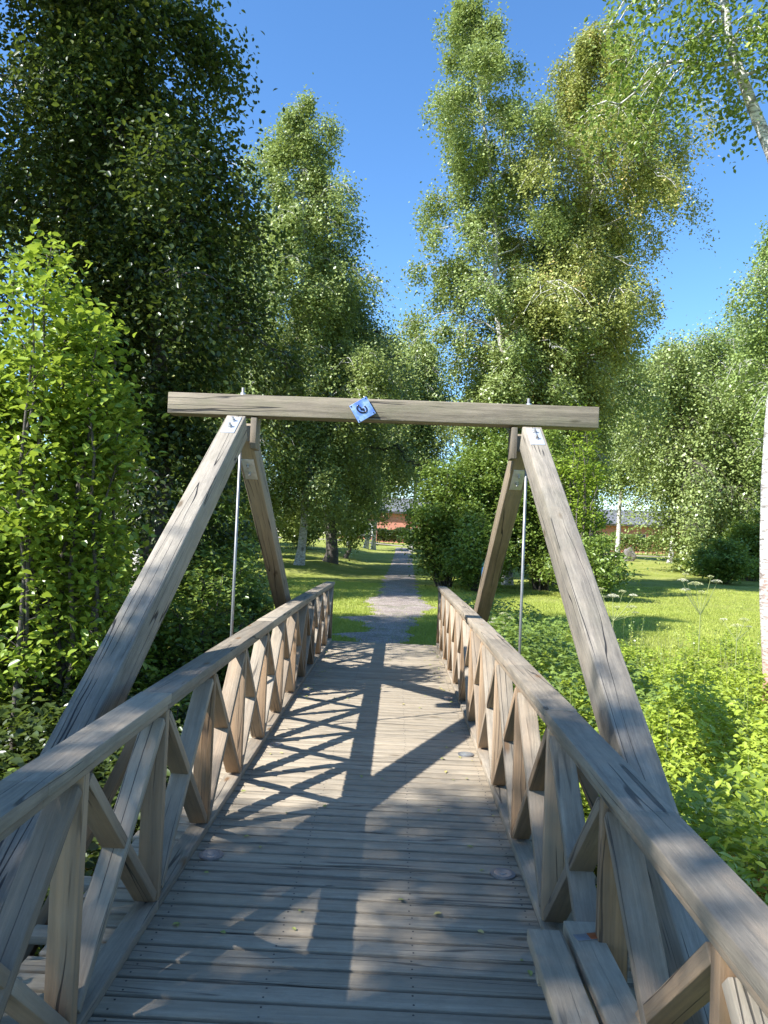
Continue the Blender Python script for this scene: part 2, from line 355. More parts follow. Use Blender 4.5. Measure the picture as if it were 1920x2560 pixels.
# railings
posts_y = [YE-k*S for k in range(NP+1)]
for sd in (-1, 1):
    xi = sd*(HW+.0475)                                   # centre of the 95 mm members
    for a, c_ in ((0, 4), (4, 7), (7, 10), (10, 14)):                      # bottom rail
        bb = Boards()
        for k in range(a, c_):
            y1, y2 = posts_y[k], posts_y[k+1]
            e = .012 if k == a else 0; e2 = .002 if k == c_-1 else 0
            bb.add((xi, y1+(.03 if k == 0 else -e/4), zd(y1)+.0235), (xi, y2+e2, zd(y2)+.0235), .095, .045, (1, 0, 0), tone=.05)
        bb.build('bottom_rail', WR, bridge)
    segs = [(12.05, 8.7), (8.7, 6.62), (6.6, 3.32), (3.32, Y0-.02)] if sd == 1 else [(12.05, 9.4), (9.4, 6.05), (6.05, 3.32), (3.32, Y0-.02)]
    for q, (a, c_) in enumerate(segs):                                     # handrail cap and the batten under it
        lift = .008 if (sd == 1 and q == 2) else (.003*(q % 2))
        cb = Boards()
        ks = max(1, round((a-c_)/1.1))
        off = random.uniform(0, 90)
        for k in range(ks):
            y1 = a+(c_-a)*k/ks; y2 = a+(c_-a)*(k+1)/ks
            g = .0015 if k == 0 else 0
            cb.add((xi+sd*.008, y1-g, zd(y1)+HH-.021+lift), (xi+sd*.008, y2, zd(y2)+HH-.021+lift), .138, .042, (1, 0, 0), tone=.02)
            cb.add((xi+sd*.002, y1-g, zd(y1)+HH-.0575), (xi+sd*.002, y2, zd(y2)+HH-.0575), .099, .030, (1, 0, 0), tone=.3)
            # keep the grain continuous over the segments
            for t, dd in ((-16, 0), (-8, .4)):
                gs = cb.G[len(cb.G)+t:len(cb.G)+t+8]; x0 = gs[0]
                for j in range(8):
                    gx = gs[j]
                    cb.G[len(cb.G)+t+j] = (gx[0]-x0[0]+k*(a-c_)/ks+off+dd, gx[1]-x0[1]+off*1.3+dd, gx[2]-x0[2]+off*.7)
        cb.build('handrail', WR, bridge)
    for k, py in enumerate(posts_y):
        one_board('railing_post', WR, bridge, (xi, py, zd(py)+.0475), (xi, py, zd(py)+HH-.0735), .093, .046, (1, 0, 0), tone=random.uniform(.7, 1.1))
    for k in range(NP):                                  # crossed braces: one whole, the other in two halves
        yf, yn = posts_y[k]-.026, posts_y[k+1]+.026
        zb = zd((yf+yn)/2)+.047; zt = zd((yf+yn)/2)+HH-.076; hh = .022*1.35
        A0 = Vector((xi, yf-.015, zt-hh)); A1 = Vector((xi, yn+.015, zb+hh))
        one_board('railing_brace', WR, bridge, A0, A1, .091, .043, (1, 0, 0), tone=random.uniform(-.1, .35))
        B0 = Vector((xi, yn+.015, zt-hh)); B1 = Vector((xi, yf-.015, zb+hh)); mid = (B0+B1)/2; d = (B1-B0).normalized()*.0235
        bb = Boards(); tn = random.uniform(.2, .8); bb.add(B0, mid-d, .089, .043, (1, 0, 0), tone=tn); bb.add(mid+d, B1, .089, .043, (1, 0, 0), tone=tn)
        bb.build('railing_brace', WR, bridge)
    for py in (posts_y[10], posts_y[4]):    # outward struts
        z0 = zd(py)
        one_board('railing_strut', WR, bridge, (sd*.905, py-.05, z0+.83), (sd*1.40, py-.05, z0-.26), .09, .045, (0, 1, 0), tone=.75)
# A frames
for sd in (-1, 1):
    xc = sd*1.155
    for dr in (-1, 1):
        top = Vector((xc, 6.1+dr*.17, 2.45)); foot = Vector((xc+sd*(.03 if dr < 0 else 0), 6.1+dr*5.0, -.62))
        d = (foot-top).normalized(); up = Vector((0, dr*-d.z, dr*d.y)) if False else d.cross(Vector((1, 0, 0))).normalized()
        if up.z < 0: up = -up
        lg = one_board('frame_leg', WL, bridge, top-d*.02, foot, .152, .195, (1, 0, 0), tone=((-.1 if sd < 0 else .0) if dr < 0 else .75), bev=.009)
        # steel plate with two bolts
        pc = top+d*.17+up*(.0975+.003)
        if dr > 0: pc = top+d*.36-up*(.0975+.003)
        pl = Boards(); pl.add(pc-d*.14, pc+d*.14, .105, .006, (1, 0, 0)); plo = pl.build('steel_plate', PLATE, lg, .0008)
        un = up if dr < 0 else -up
        for q in (-.07, .04):
            c_ = pc+d*q
            t = Tubes(); t.add([c_+un*.002, c_+un*.016], [.019, .019], 6, True); t.add([c_+un*.016, c_+un*.038], [.010, .010], 10, True)
            t.build('bolt', STEELR, lg, False)
    # block between the legs, inside
    one_board('packing_block', WL, bridge, (sd*1.04, 6.1, 2.30), (sd*1.04, 6.1, 2.553), .17, .05, (0, 1, 0), tone=.4, bev=.006)
    t = Tubes(); t.add([(xc, 6.1, -.45), (xc, 6.1, 2.80)], .0115, 14, True)
    rd = t.build('hanger_rod', STEEL, bridge)
    t = Tubes(); t.add([(xc, 6.1, 2.732), (xc, 6.1, 2.738)], .038, 20, True); t.add([(xc, 6.1, 2.738), (xc, 6.1, 2.758)], .022, 6, True)
    t.build('nut', STEELR, rd, False)
bm_ = one_board('crossbeam', WB, bridge, (-1.735, 6.09, 2.643), (1.70, 6.09, 2.653), .17, .168, (0, 1, 0), tone=.0, bev=.006)
# blue plaque with a dark relief emblem, turned on its corner
pq = Vector((-.173, 5.985, 2.638)); R2 = Matrix.Rotation(R(-32), 3, 'Y')
def on(x, z, y=0, q=1):
    if y != 0 and y != -.012: x *= .78; z *= .78
    v_ = R2 @ Vector((x, 0, z)); return (pq.x+v_.x, pq.y+y, pq.z+v_.z)
mbl, n, b = mat('blue_enamel'); tc = nd(n, 'ShaderNodeTexCoord').outputs['Object']
c = ramp(n, noise(n, mapping(n, tc, (14, 14, 14)), 1, 4, .6), [(.3, (.035, .09, .42)), (.5, (.16, .28, .62)), (.72, (.42, .52, .72))]).outputs[0]
L(n, c, b.inputs['Base Color']); b.inputs['Roughness'].default_value = .35
hs = .078; me = bpy.data.meshes.new('plaque')
me.from_pydata([on(a, c_, y_) for y_ in (-.012, 0) for a, c_ in ((-hs, -hs), (hs, -hs), (hs, hs), (-hs, hs))], [], [(0, 1, 2, 3), (7, 6, 5, 4), (0, 4, 5, 1), (1, 5, 6, 2), (2, 6, 7, 3), (3, 7, 4, 0)])
pk = link('plaque', me, mbl, bridge); pb = pk.modifiers.new('bevel', 'BEVEL'); pb.width = .003; pb.segments = 2
mdk, n, b = mat('dark_blue_relief'); b.inputs['Base Color'].default_value = (.006, .010, .035, 1); b.inputs['Roughness'].default_value = .3
ov = [(.006+.037*math.cos(a)*1.0, .010+.052*math.sin(a)) for a in np.linspace(.9, 2*math.pi-.25, 26)]
def rp(x, z, an=R(38)): return (x*math.cos(an)-z*math.sin(an), x*math.sin(an)+z*math.cos(an))
t = Tubes(); t.add([on(*rp(x, z), -.013) for x, z in ov], [.0062]*26, 8, True); t.build('emblem_ring', mdk, pk)
sc_ = [(.006, .040), (.016, .030), (.004, .020), (-.008, .014), (.006, .004), (.012, -.006), (.0, -.016), (-.010, -.012)]
t = Tubes(); t.add([on(*rp(x, z), -.013) for x, z in sc_], [.003, .006, .007, .005, .007, .006, .006, .003], 8, True); t.build('emblem_figure', mdk, pk)
for o_ in (-1, 1):
    for q in (-1, 1): t = Tubes(); t.add([on(o_*.084, q*.084, -.011), on(o_*.084, q*.084, -.0145)], .006, 10, True); t.build('screw', mdk, pk)
# round discs set in the deck
mgl, n, b = mat('disc_glass'); b.inputs['Base Color'].default_value = (.32, .34, .34, 1); b.inputs['Roughness'].default_value = .15; b.inputs['Metallic'].default_value = .4
for x, y in ((-.735, 3.887), (-.735, 5.9), (.735, 3.835), (.735, 5.877), (.735, 7.92), (-.735, 7.92)):
    z = zd(y); t = Tubes()
    t.add([(x, y, z-.002), (x, y, z+.006)], .062, 32, True); d_ = t.build('deck_disc', STEEL, bridge, False)
    t = Tubes(); t.add([(x, y, z+.0055), (x, y, z+.0075)], .045, 28, True); t.add([(x, y, z+.0075), (x, y, z+.0095)], .018, 20, True)
    t.build('lens', mgl, d_, False)

# ------------------------------------------------------------ bench by the right railing
bench = tag(empty('bench', (.73, 1.75, 0)), 'narrow grey two slat wooden bench fixed along the inside of the right railing', 'bench')
one_board('seat_slat', WD, bench, (.667, 2.50, .38), (.667, .75, .38), .108, .045, (1, 0, 0), tone=.15, bev=.004)
one_board('seat_slat', WD, bench, (.797, 2.565, .38), (.797, .75, .38), .108, .045, (1, 0, 0), tone=.1, bev=.004)
for yb in (2.36, 1.2):
    one_board('crosspiece', WD, bench, (.62, yb, .334), (.86, yb, .334), .045, .044, (0, 1, 0), tone=.4)
    one_board('leg', WD, bench, (.735, yb-.05, 0), (.735, yb-.05, .355), .09, .045, (1, 0, 0), tone=.5)
b_ = Boards(); b_.add((.757, 2.452, .4045), (.868, 2.478, .4045), .036, .003, (0, 1, 0)); b_.build('strap', STEEL, bench, .0005)
b_ = Boards(); b_.add((.802, 2.462, .4068), (.866, 2.477, .4068), .034, .0022, (0, 1, 0)); b_.build('painted_strap_end', COPPER, bench, .0005)
t = Tubes(); t.add([(.845, 2.475, .41), (.868, 2.482, .418), (.880, 2.484, .45), (.876, 2.484, .50)], [.010, .015, .012, .009], 8, True); t.build('hook', STEEL, bench)

# ------------------------------------------------------------ foliage kit
rng = np.random.default_rng(11)
QUAD = (np.array([(0, -.5, 0), (.32, .05, .06), (0, .5, -.05), (-.32, .0, .06)]), np.array([(0, 1, 2, 3)]))
LEAF = (np.array([(0, -.5, 0), (.30, -.17, .09), (.25, .2, .07), (0, .5, -.10), (-.25, .2, .07), (-.30, -.17, .09)]), np.array([(0, 1, 2, 3), (0, 3, 4, 5)]))
TRI3 = (np.array([(0, -.45, 0), (.17, -.10, .03), (.52, .12, -.04), (.16, .16, .03), (0, .6, -.06), (-.16, .16, .03), (-.52, .12, -.04), (-.17, -.10, .03)]),
        np.array([(0, 1, 2, 3), (0, 3, 4, 5), (0, 5, 6, 7)]))
def leaves(name, m, C, size, tmpl=QUAD, up=.5, droop=0., lv=None, parent=None, sj=.35, out=None):
    """C (n,3) centres; random leaf orientation with the face turned upwards by `up`"""
    N = len(C); tv, tf = tmpl
    nrm = rng.normal(size=(N, 3)); nrm /= np.linalg.norm(nrm, axis=1, keepdims=True); nrm[:, 2] = np.abs(nrm[:, 2])*(1) + up*1.5
    if out is not None: nrm += out
    nrm /= np.linalg.norm(nrm, axis=1, keepdims=True)
    d = rng.normal(size=(N, 3)); d[:, 2] -= droop*2; d -= nrm*(d*nrm).sum(1, keepdims=True); d /= np.linalg.norm(d, axis=1, keepdims=True)+1e-9
    s = np.cross(d, nrm); sz = (np.asarray(size)*rng.uniform(1-sj, 1+sj, N))[:, None, None]
    V = C[:, None, :] + sz*(tv[None, :, 0:1]*s[:, None] + tv[None, :, 1:2]*d[:, None] + tv[None, :, 2:3]*nrm[:, None])
    k = len(tv); F = (np.arange(N)*k)[:, None, None]+tf[None]
    if lv is None: lv = rng.beta(2, 2.2, N)
    return link(name, mesh_np(name, V.reshape(-1, 3), F.reshape(-1, 4), {'lv': np.repeat(lv, k)}), m, parent)

def interp_path(P, t):
    P = np.asarray(P, float); n = len(P)-1; f = np.clip(t, 0, .9999)*n; i = int(f); return P[i]+(P[i+1]-P[i])*(f-i)
def smooth_path(P, n=14):
    P = np.asarray(P, float); k = len(P); T = np.linspace(0, k-1, n); o = []
    for t in T:
        i = min(int(t), k-2); f = t-i; p0 = P[max(i-1, 0)]; p1 = P[i]; p2 = P[i+1]; p3 = P[min(i+2, k-1)]
        o.append(.5*((2*p1)+(-p0+p2)*f+(2*p0-5*p1+4*p2-p3)*f*f+(-p0+3*p1-3*p2+p3)*f**3))
    return np.array(o)

def tree(name, label, cat, trunk, r0, prof, m_leaf, m_bark, nleaf, lsize, c0=.2, nl=46, rise=.75, weep=.3, clump=.42, tmpl=QUAD, group=None,
         up=.28, offc=None, seed=1, sides=10, twigs=True, yvar=None, gaps=.33, spread=.29, lump=.55, tap=.93):
    """trunk: control points from base; prof(t) crown radius at relative height t in 0..1 of the crown; c0 crown start"""
    global rng
    rng = np.random.default_rng(seed)
    P = smooth_path(trunk, 18); base = P[0].copy()
    root = tag(empty(name, tuple(base)), label, cat, group)
    n = len(P); tb = Tubes(); rad = [max(.012, r0*(1-tap*(i/(n-1))**.9)) for i in range(n)]; rad[0] *= 1.35
    wob = rng.normal(size=(n, 3))*r0*(.35 if sides < 20 else .06); wob[0] = 0; wob[:, 2] = 0; P = P+wob
    tb.add(P.tolist(), rad, sides)
    cl = []; clr = []
    limbs = Tubes()
    for i in range(nl):
        t = c0+(1-c0)*((i+rng.uniform(0, 1))/nl)**.92; tc = (t-c0)/(1-c0)
        p = interp_path(P, t); a = i*2.4+rng.uniform(-.5, .5); Rm = prof(tc)*rng.uniform(.4, 1.28)*(1+.13*math.sin(tc*17+a+seed))
        if Rm < .12: Rm = .12
        dirh = np.array([math.cos(a), math.sin(a), 0]); ln = Rm
        rz = rise*(1-.5*tc)
        pts = [p]; m = 6
        for k in range(1, m+1):
            f = k/m; z = ln*(rz*f - weep*.9*f*f*f)
            pts.append(p+dirh*ln*f*(1-.08*f)+np.array([0, 0, z])+rng.normal(size=3)*ln*.035)
        rr = max(.006, r0*.30*(1-tc*.75)*min(1, ln/2.2)); limbs.add([q.tolist() for q in pts], [rr*(1-.85*k/m)+.003 for k in range(m+1)], 5)
        ns = max(3, int(3+ln*3.2))
        for j in range(ns):
            f = rng.uniform(.12, 1.0); q = interp_path(pts, f); a2 = a+rng.choice([-1, 1])*rng.uniform(.3, 1.3)
            l2 = ln*rng.uniform(.18, .42)*(1.25-f*.6); d2 = np.array([math.cos(a2), math.sin(a2), rng.uniform(.0, .7)])
            q2 = [q+d2*l2*g+np.array([0, 0, -weep*l2*g*g*1.6]) for g in (0, .35, .7, 1)]
            if twigs: limbs.add([x.tolist() for x in q2], [.35*rr*(1-.8*g)+.003 for g in (0, .35, .7, 1)], 4)
            for g in (.3, .65, 1):
                cl.append(interp_path(q2, g)); clr.append(clump*rng.uniform(.6, 1.25)*(.75+.25*min(1, ln/2)))
        cl.append(pts[-1]); clr.append(clump*.8)
    # keep the limbs as one part with the trunk's bark
    tb.build('trunk', m_bark, root); limbs.build('branches', m_bark, root)
    cl = np.array(cl); clr = np.array(clr)
    if gaps:
        q = cl/lump; nz = np.sin(q[:, 0]*1.9+seed+1.3*np.sin(q[:, 2]*1.1))*np.sin(q[:, 1]*1.7+seed*2)*1.0+np.sin(q[:, 2]*2.3+q[:, 0]*1.1+seed*3)*.8+np.sin(q[:, 0]*3.7+q[:, 1]*2.9+q[:, 2]*3.3)*.5
        k = nz > np.quantile(nz, gaps); cl = cl[k]; clr = clr[k]
    idx = rng.integers(0, len(cl), nleaf); g = rng.normal(size=(nleaf, 3)); g[:, 2] *= 1+weep*.9
    C = cl[idx]+g*clr[idx][:, None]*spread*1.6; C[:, 2] -= np.abs(rng.normal(size=nleaf))*weep*clr[idx]*1.3
    tint = rng.normal(0, .13, len(cl))[idx]
    lv = np.clip(rng.beta(2, 2.4, nleaf)*.8+tint+.02, 0, 1)
    if yvar: lv = np.clip(lv+yvar*(rng.random(len(cl)) < .12)[idx], 0, 1)
    ax = C-np.array([P[n//2][0], P[n//2][1], 0]); ax[:, 2] = 0; ax /= np.linalg.norm(ax, axis=1, keepdims=True)+1e-6
    k = C[:, 2] > base[2]+.05
    o = leaves('crown', m_leaf, C[k], lsize, tmpl, up, .4+weep*.4, lv[k], root, out=ax[k]*.4)
    return root

def bush(name, label, cat, x, y, w, h, m_leaf, nleaf, lsize, tmpl=LEAF, group=None, seed=3, z0=None, d=None, stems=14, upright=.0, up=.5, clump=.22, dens_top=1.0, ybias=0):
    """several stems fanning out of one root, leaf clumps along them"""
    global rng
    rng = np.random.default_rng(seed)
    z = float(gz(x, y)) if z0 is None else z0; d = d or w
    root = tag(empty(name, (x, y, z)), label, cat, group); tb = Tubes(); cl = []; fr = []
    for i in range(stems):
        a = i*2.4+rng.uniform(-.4, .4); rr = math.sqrt((i+.5)/stems)
        tip = np.array([x+math.cos(a)*w/2*rr*(1-upright*.4), y+math.sin(a)*d/2*rr*(1-upright*.4), z+h*(1-(.55-.3*upright)*rr*rr)*rng.uniform(.68, 1.0)])
        b0 = np.array([x+math.cos(a)*w*(.08+.25*upright)*rr, y+math.sin(a)*d*(.08+.25*upright)*rr, z-.05]); mid = b0*.45+tip*.55; mid[2] += h*.10*(1-upright)
        ps = smooth_path([b0, mid, tip], 8)+rng.normal(size=(8, 3))*.02*h/2; tb.add(ps.tolist(), [max(.003, .012*h**.6*(1-.85*k/7)) for k in range(8)], 5)
        nb = int(4+h*3.2)
        for j in range(nb):
            f = rng.uniform(.12, 1); q = interp_path(ps, f); a2 = rng.uniform(0, 6.28); l2 = rng.uniform(.10, .26)*min(w, h)*(1.15-f*.75)*(1-.45*upright)
            e = q+np.array([math.cos(a2)*l2, math.sin(a2)*l2, l2*rng.uniform(.1, .9)])
            tb.add([q.tolist(), ((q+e)/2+[0, 0, .03]).tolist(), e.tolist()], [.005, .004, .002], 4)
            for g in (.35, .7, 1): cl.append(q+(e-q)*g); fr.append(f)
        for f in np.linspace(.3, 1, 7): cl.append(interp_path(ps, f)); fr.append(f)
    tb.build('stems', BD, root); cl = np.array(cl)
    idx = rng.integers(0, len(cl), nleaf); C = cl[idx]+rng.normal(size=(nleaf, 3))*clump*np.array([1, 1, .75])*.55
    k = C[:, 2] > z+.02; C = C[k]; tint = rng.normal(0, .12, len(cl))[idx][k]
    lv = np.clip(rng.beta(2, 2.3, len(C))*.8+tint+ybias, 0, 1)
    leaves('foliage', m_leaf, C, lsize, tmpl, up, .25, lv, root)
    return root
def G(x, y): return float(gz(x, y))
def tr(x, y, x2, z2, y2=None, mid=None):
    g = G(x, y); p = [(x, y, g-.1)]
    if mid: p += mid
    else: p += [(x+(x2-x)*.3, y, g+(z2-g)*.35), (x+(x2-x)*.7, y, g+(z2-g)*.7)]
    return p+[(x2, y2 if y2 is not None else y, z2)]
birch_prof = lambda r: (lambda t: r*(min(1, .55+1.8*t) if t < .25 else 1)*(1-.80*max(0, (t-.62)/.38)**1.8))
round_prof = lambda r: (lambda t: r*math.sqrt(max(0.03, 1-(2*t*.92-.85)**2)))

# ---- left bank
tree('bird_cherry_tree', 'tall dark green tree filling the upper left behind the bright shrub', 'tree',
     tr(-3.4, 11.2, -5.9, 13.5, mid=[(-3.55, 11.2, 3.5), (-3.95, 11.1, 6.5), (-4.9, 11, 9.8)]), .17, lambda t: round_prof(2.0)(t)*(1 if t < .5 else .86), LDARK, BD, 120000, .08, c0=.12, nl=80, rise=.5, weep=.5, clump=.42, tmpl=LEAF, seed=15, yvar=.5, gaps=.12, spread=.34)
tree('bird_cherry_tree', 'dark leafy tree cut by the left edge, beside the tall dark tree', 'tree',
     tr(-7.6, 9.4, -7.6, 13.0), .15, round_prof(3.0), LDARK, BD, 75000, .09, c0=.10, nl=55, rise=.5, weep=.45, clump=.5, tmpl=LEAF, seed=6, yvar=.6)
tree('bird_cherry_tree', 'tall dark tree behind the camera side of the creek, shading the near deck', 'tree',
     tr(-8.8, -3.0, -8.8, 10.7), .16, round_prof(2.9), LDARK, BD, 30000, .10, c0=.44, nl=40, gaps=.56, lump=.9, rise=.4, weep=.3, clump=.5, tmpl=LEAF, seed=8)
bush('sunlit_shrub', 'bright yellow green shrub with upright red brown shoots at the left of the bridge', 'shrub', -3.35, 7.3, 2.3, 5.7, LBRIGHT, 19000, .085, seed=21, z0=-.9, stems=22, upright=.75, up=.45, clump=.24)
bush('sunlit_shrub', 'bright yellow green shrub cut by the left edge of the picture', 'shrub', -4.7, 7.4, 2.4, 5.2, LBRIGHT, 18000, .085, seed=22, z0=-.9, stems=20, upright=.75, up=.45, clump=.24)
LB = [(-1.95, 3.9, 1.1, 1.5), (-2.6, 3.1, 1.4, 1.8), (-2.05, 7.4, 1.4, 1.9), (-2.5, 8.4, 1.6, 2.1), (-2.1, 9.2, 1.5, 2.1), (-2.3, 10.8, 1.4, 1.8), (-3.6, 9.3, 2.2, 3.0), (-2.9, 12.6, 1.6, 2.0), (-3.1, 5.0, 2.2, 2.3), (-1.75, 5.2, .8, 1.2), (-5.2, 11.5, 2.6, 3.2), (-1.9, 2.2, 1.0, 1.3)]
LBL = ['low leafy shrub beside the left railing by the near brace', 'leafy shrub under the near end of the left timber leg', 'dark shrub behind the left railing just left of the hanger rod', 'tall dark shrub left of the hanger rod behind the left timber leg',
       'dark leafy shrub seen between the left hanger rod and the far leg', 'low dark shrub behind the far left leg of the bridge', 'wide dark shrub under the tall dark tree', 'dark shrub on the bank at the left end of the far railing',
       'dark shrub below the bright shrub at the left', 'small shrub growing up against the outer side of the left railing', 'large dark shrub at the foot of the tall dark tree', 'small shrub below the left railing in the lower left corner']
for k, ((x, y, w_, h_), lb) in enumerate(zip(LB, LBL)):
    bush('bank_shrub', lb, 'shrub', x, y, w_, h_+(0.3 if x > -2.2 else 0), LBUSH if k % 3 else LBRIGHT, int(1700*w_*h_), .075, group='shrubs on the left bank', seed=30+k, stems=14, up=.6, clump=.2)

tree('birch_tree', 'birch mostly hidden behind the tall dark tree, added to shade the path and lawn', 'tree', tr(-6.6, 19.8, -6.6, 12.5), .18, birch_prof(2.6), LBIRCH, BW, 36000, .12, c0=.3, nl=46, rise=.6, weep=.5, clump=.5, seed=46)  # hidden birch put in for the shade stripes it casts over the path
tree('birch_tree', 'birch hidden far behind the tall dark tree at the left, added to shade the lawn', 'tree', tr(-9.2, 23.5, -9.2, 15), .2, birch_prof(3.0), LBIRCH, BW, 40000, .13, c0=.25, nl=50, rise=.6, weep=.5, clump=.55, seed=47)  # likewise put in for its shade, falling further out over the lawn
# ---- middle left
tree('birch_tree', 'tall white trunked birch left of the path, its top against the sky', 'tree',
     tr(-4.2, 34, -5.1, 21.2, mid=[(-3.9, 34, 5), (-4.1, 34, 10), (-4.6, 34, 15.5)]), .20, birch_prof(3.0), LBIRCH, BW, 150000, .13, c0=.13, nl=90, rise=.8, weep=.55, clump=.52, seed=41)
tree('birch_tree', 'birch with a thick dark trunk on the lawn left of the path', 'tree', tr(-3.25, 39, -3.3, 14.5), .34, birch_prof(3.5), LBIRCH, BD, 90000, .15, c0=.17, nl=70, rise=.5, weep=.6, clump=.8, seed=42)
tree('leaning_tree', 'small dark leaning tree just right of the thick birch trunk', 'tree', tr(-2.9, 46, -1.9, 6, mid=[(-2.6, 46, 1.5), (-2.3, 46, 3)]), .16, round_prof(1.9), LBUSH, BD, 12000, .15, c0=.25, nl=22, seed=43, clump=.6)
for k, (x, y, h_, lb) in enumerate([(-3.6, 60, 17, 'leftmost white birch trunk of the row left of the path end'), (-2.35, 61, 18, 'middle white birch trunk of the row left of the path end'), (-1.75, 61.5, 16, 'white birch trunk closest to the left side of the path end'),
                                 (1.35, 60, 17, 'slim white birch trunk standing at the right side of the path end')]):
    tree('birch_tree', lb, 'tree', tr(x, y, x+(.5 if k < 3 else .3), h_), .19, birch_prof(4.0 if k < 3 else 3.0), LBIRCH, BW, 50000, .2, c0=.33 if k < 3 else .36, nl=42, rise=.5, weep=.7, clump=.9, group='birches at the end of the path', seed=50+k)
tree('birch_tree', 'broad birch behind the tall white birch, far left side of the lawn', 'tree', tr(-11, 46, -11, 20), .28, birch_prof(5.0), LBIRCH, BW, 60000, .2, c0=.08, nl=60, rise=.6, weep=.5, clump=1., seed=56)
tree('birch_tree', 'lower birch filling the gap between the dark tree and the tall white birch', 'tree', tr(-8.0, 32, -8.0, 11.5), .2, birch_prof(3.4), LBIRCH, BW, 60000, .15, c0=.06, nl=55, rise=.6, weep=.5, clump=.8, seed=57)
for k, (x, y, w_, h_, lb) in enumerate([(-4.6, 19, 2.6, 2.4, 'dark shrub with pale seed heads below the tall white birch'), (-3.3, 15.5, 1.8, 1.5, 'low nettles and shrub at the far left end of the railing'), (-6.6, 24, 4, 4, 'tall shrub left of the tall white birch trunk'),
                                    (-2.5, 14.2, 1.0, 1.0, 'small yellowing shrub between the far left leg and the path')]):
    bush('lawn_edge_shrub', lb, 'shrub', x, y, w_, h_, LBUSH if k != 3 else LBIRCHY, int(2200*w_*h_/2), .08 if y < 20 else .11, group='shrubs along the left edge of the lawn', seed=60+k, stems=16, clump=.25)

for k, (x, y, w_, h_, lb) in enumerate([(-8.5, 40, 5, 4.5, 'broad sunlit bush far left behind the thick birch trunk'), (-6.4, 52, 4, 3.6, 'sunlit bush between the two birch trunks left of the path'), (-13, 55, 8, 6, 'large bush at the far left behind the lawn')]):
    bush('lawn_bush', lb, 'bush', x, y, w_, h_, LWEEP, int(700*w_*h_/1.4), .2, group='bushes far behind the left lawn', seed=66+k, stems=18, clump=.5)

# ---- middle right
tree('birch_tree', 'tall slender birch right of the path, its top near the top edge of the picture', 'tree',
     tr(4.7, 31, 2.2, 24.2, mid=[(4.5, 31, 6), (4.0, 31, 10), (3.3, 31, 17)]), .21, birch_prof(3.1), LBIRCH, BW, 160000, .12, c0=.07, nl=88, rise=.75, weep=.5, clump=.48, seed=71)
tree('birch_tree', 'tall broad yellowish birch right of the slender birch with a drooping right side', 'tree',
     tr(6.9, 32, 8.0, 23.6, mid=[(7.0, 32, 6), (7.2, 32, 11), (8.0, 32, 18)]), .24, lambda t: birch_prof(4.1)(t)*(1 if t > .3 else .75), LBIRCHY, BW, 170000, .12, c0=.20, nl=92, rise=.75, weep=.65, clump=.5, seed=72, yvar=.45)
tree('birch_tree', 'dark trunked birch close behind the yellowish birch', 'tree', tr(7.9, 34, 8.2, 17), .2, birch_prof(3.0), LBIRCH, BD, 45000, .14, c0=.3, nl=40, rise=.6, weep=.6, clump=.7, seed=73)
BR = [(1.9, 27.5, 3.0, 5.2, 'rounded green bush reaching out to the right side of the path'), (3.6, 28.5, 3.4, 7.6, 'tall dense bush behind the right end of the crossbeam'), (5.5, 28.0, 3.2, 6.4, 'dense dark bush behind the right timber leg'),
      (7.0, 30, 2.4, 6.0, 'dark shaded bush at the left end of the open lawn'), (2.9, 25.5, 2.4, 2.6, 'low bush in front of the tall dense bush'), (6.3, 24.5, 2.6, 2.2, 'low bush right of the far right leg')]
for k, (x, y, w_, h_, lb) in enumerate(BR):
    bush('park_bush', lb, 'bush', x, y, w_, h_, LBUSH, int(2300*w_*h_/1.6), .115, group='bushes right of the path', seed=80+k, stems=26, up=.4, clump=.36)
bush('rowan', 'leafy young tree with brighter leaves behind the right end of the crossbeam', 'tree', 6.3, 26.2, 2.2, 7.4, LBRIGHT, 3800, .12, seed=90, stems=12, upright=.5, clump=.25)

# ---- right background
RB = [(18.0, 62, 17, 3.6, .22, LWEEP, 'pale birch with a slim white trunk left of the stone'), (21.6, 60, 15, 4.0, .22, LWEEP, 'weeping birch with a bright white trunk on the far lawn'), (22.4, 56, 17.5, 4.4, .34, LWEEP, 'weeping birch with a thick white trunk on the far lawn'),
      (22.6, 47, 21.5, 3.6, .26, LWEEP, 'tall birch at the right edge behind the lawn'), (19.5, 48, 14.5, 4.2, .25, LBIRCH, 'leaning grey trunked tree behind the right lawn'), (29, 66, 22, 5.5, .3, LBIRCH, 'large birch far behind the right lawn'),
      (14.3, 66, 15, 4.2, .24, LBIRCHY, 'yellowish birch far behind the dark bush'), (26.5, 54, 16, 4.5, .24, LWEEP, 'broad birch at the right edge of the far lawn')]
for k, (x, y, h_, r_c, rt, lm, lb) in enumerate(RB):
    tree('birch_tree', lb, 'tree', tr(x, y, x+(.6 if k != 4 else -2.5), h_), rt, birch_prof(r_c), lm, BW if k != 4 else BD, 46000, .19, c0=.36 if k < 3 else (.3 if k == 6 else .1), nl=52, rise=.55, weep=.7, clump=.9, group='birches behind the right lawn', seed=100+k)
for k, (x, y, w_, h_, lb) in enumerate([(17.3, 40, 3.4, 2.4, 'leafy bush at the right end of the far lawn'), (20.5, 44, 4.5, 4.0, 'tall bush at the right edge beyond the lawn'), (19, 46.5, 2.4, 1.8, 'low bush by the leaning trunk')]):
    bush('park_bush', lb, 'bush', x, y, w_, h_, LBUSH, int(1500*w_*h_/1.4), .15, group='bushes beyond the right lawn', seed=115+k, stems=18, clump=.4)

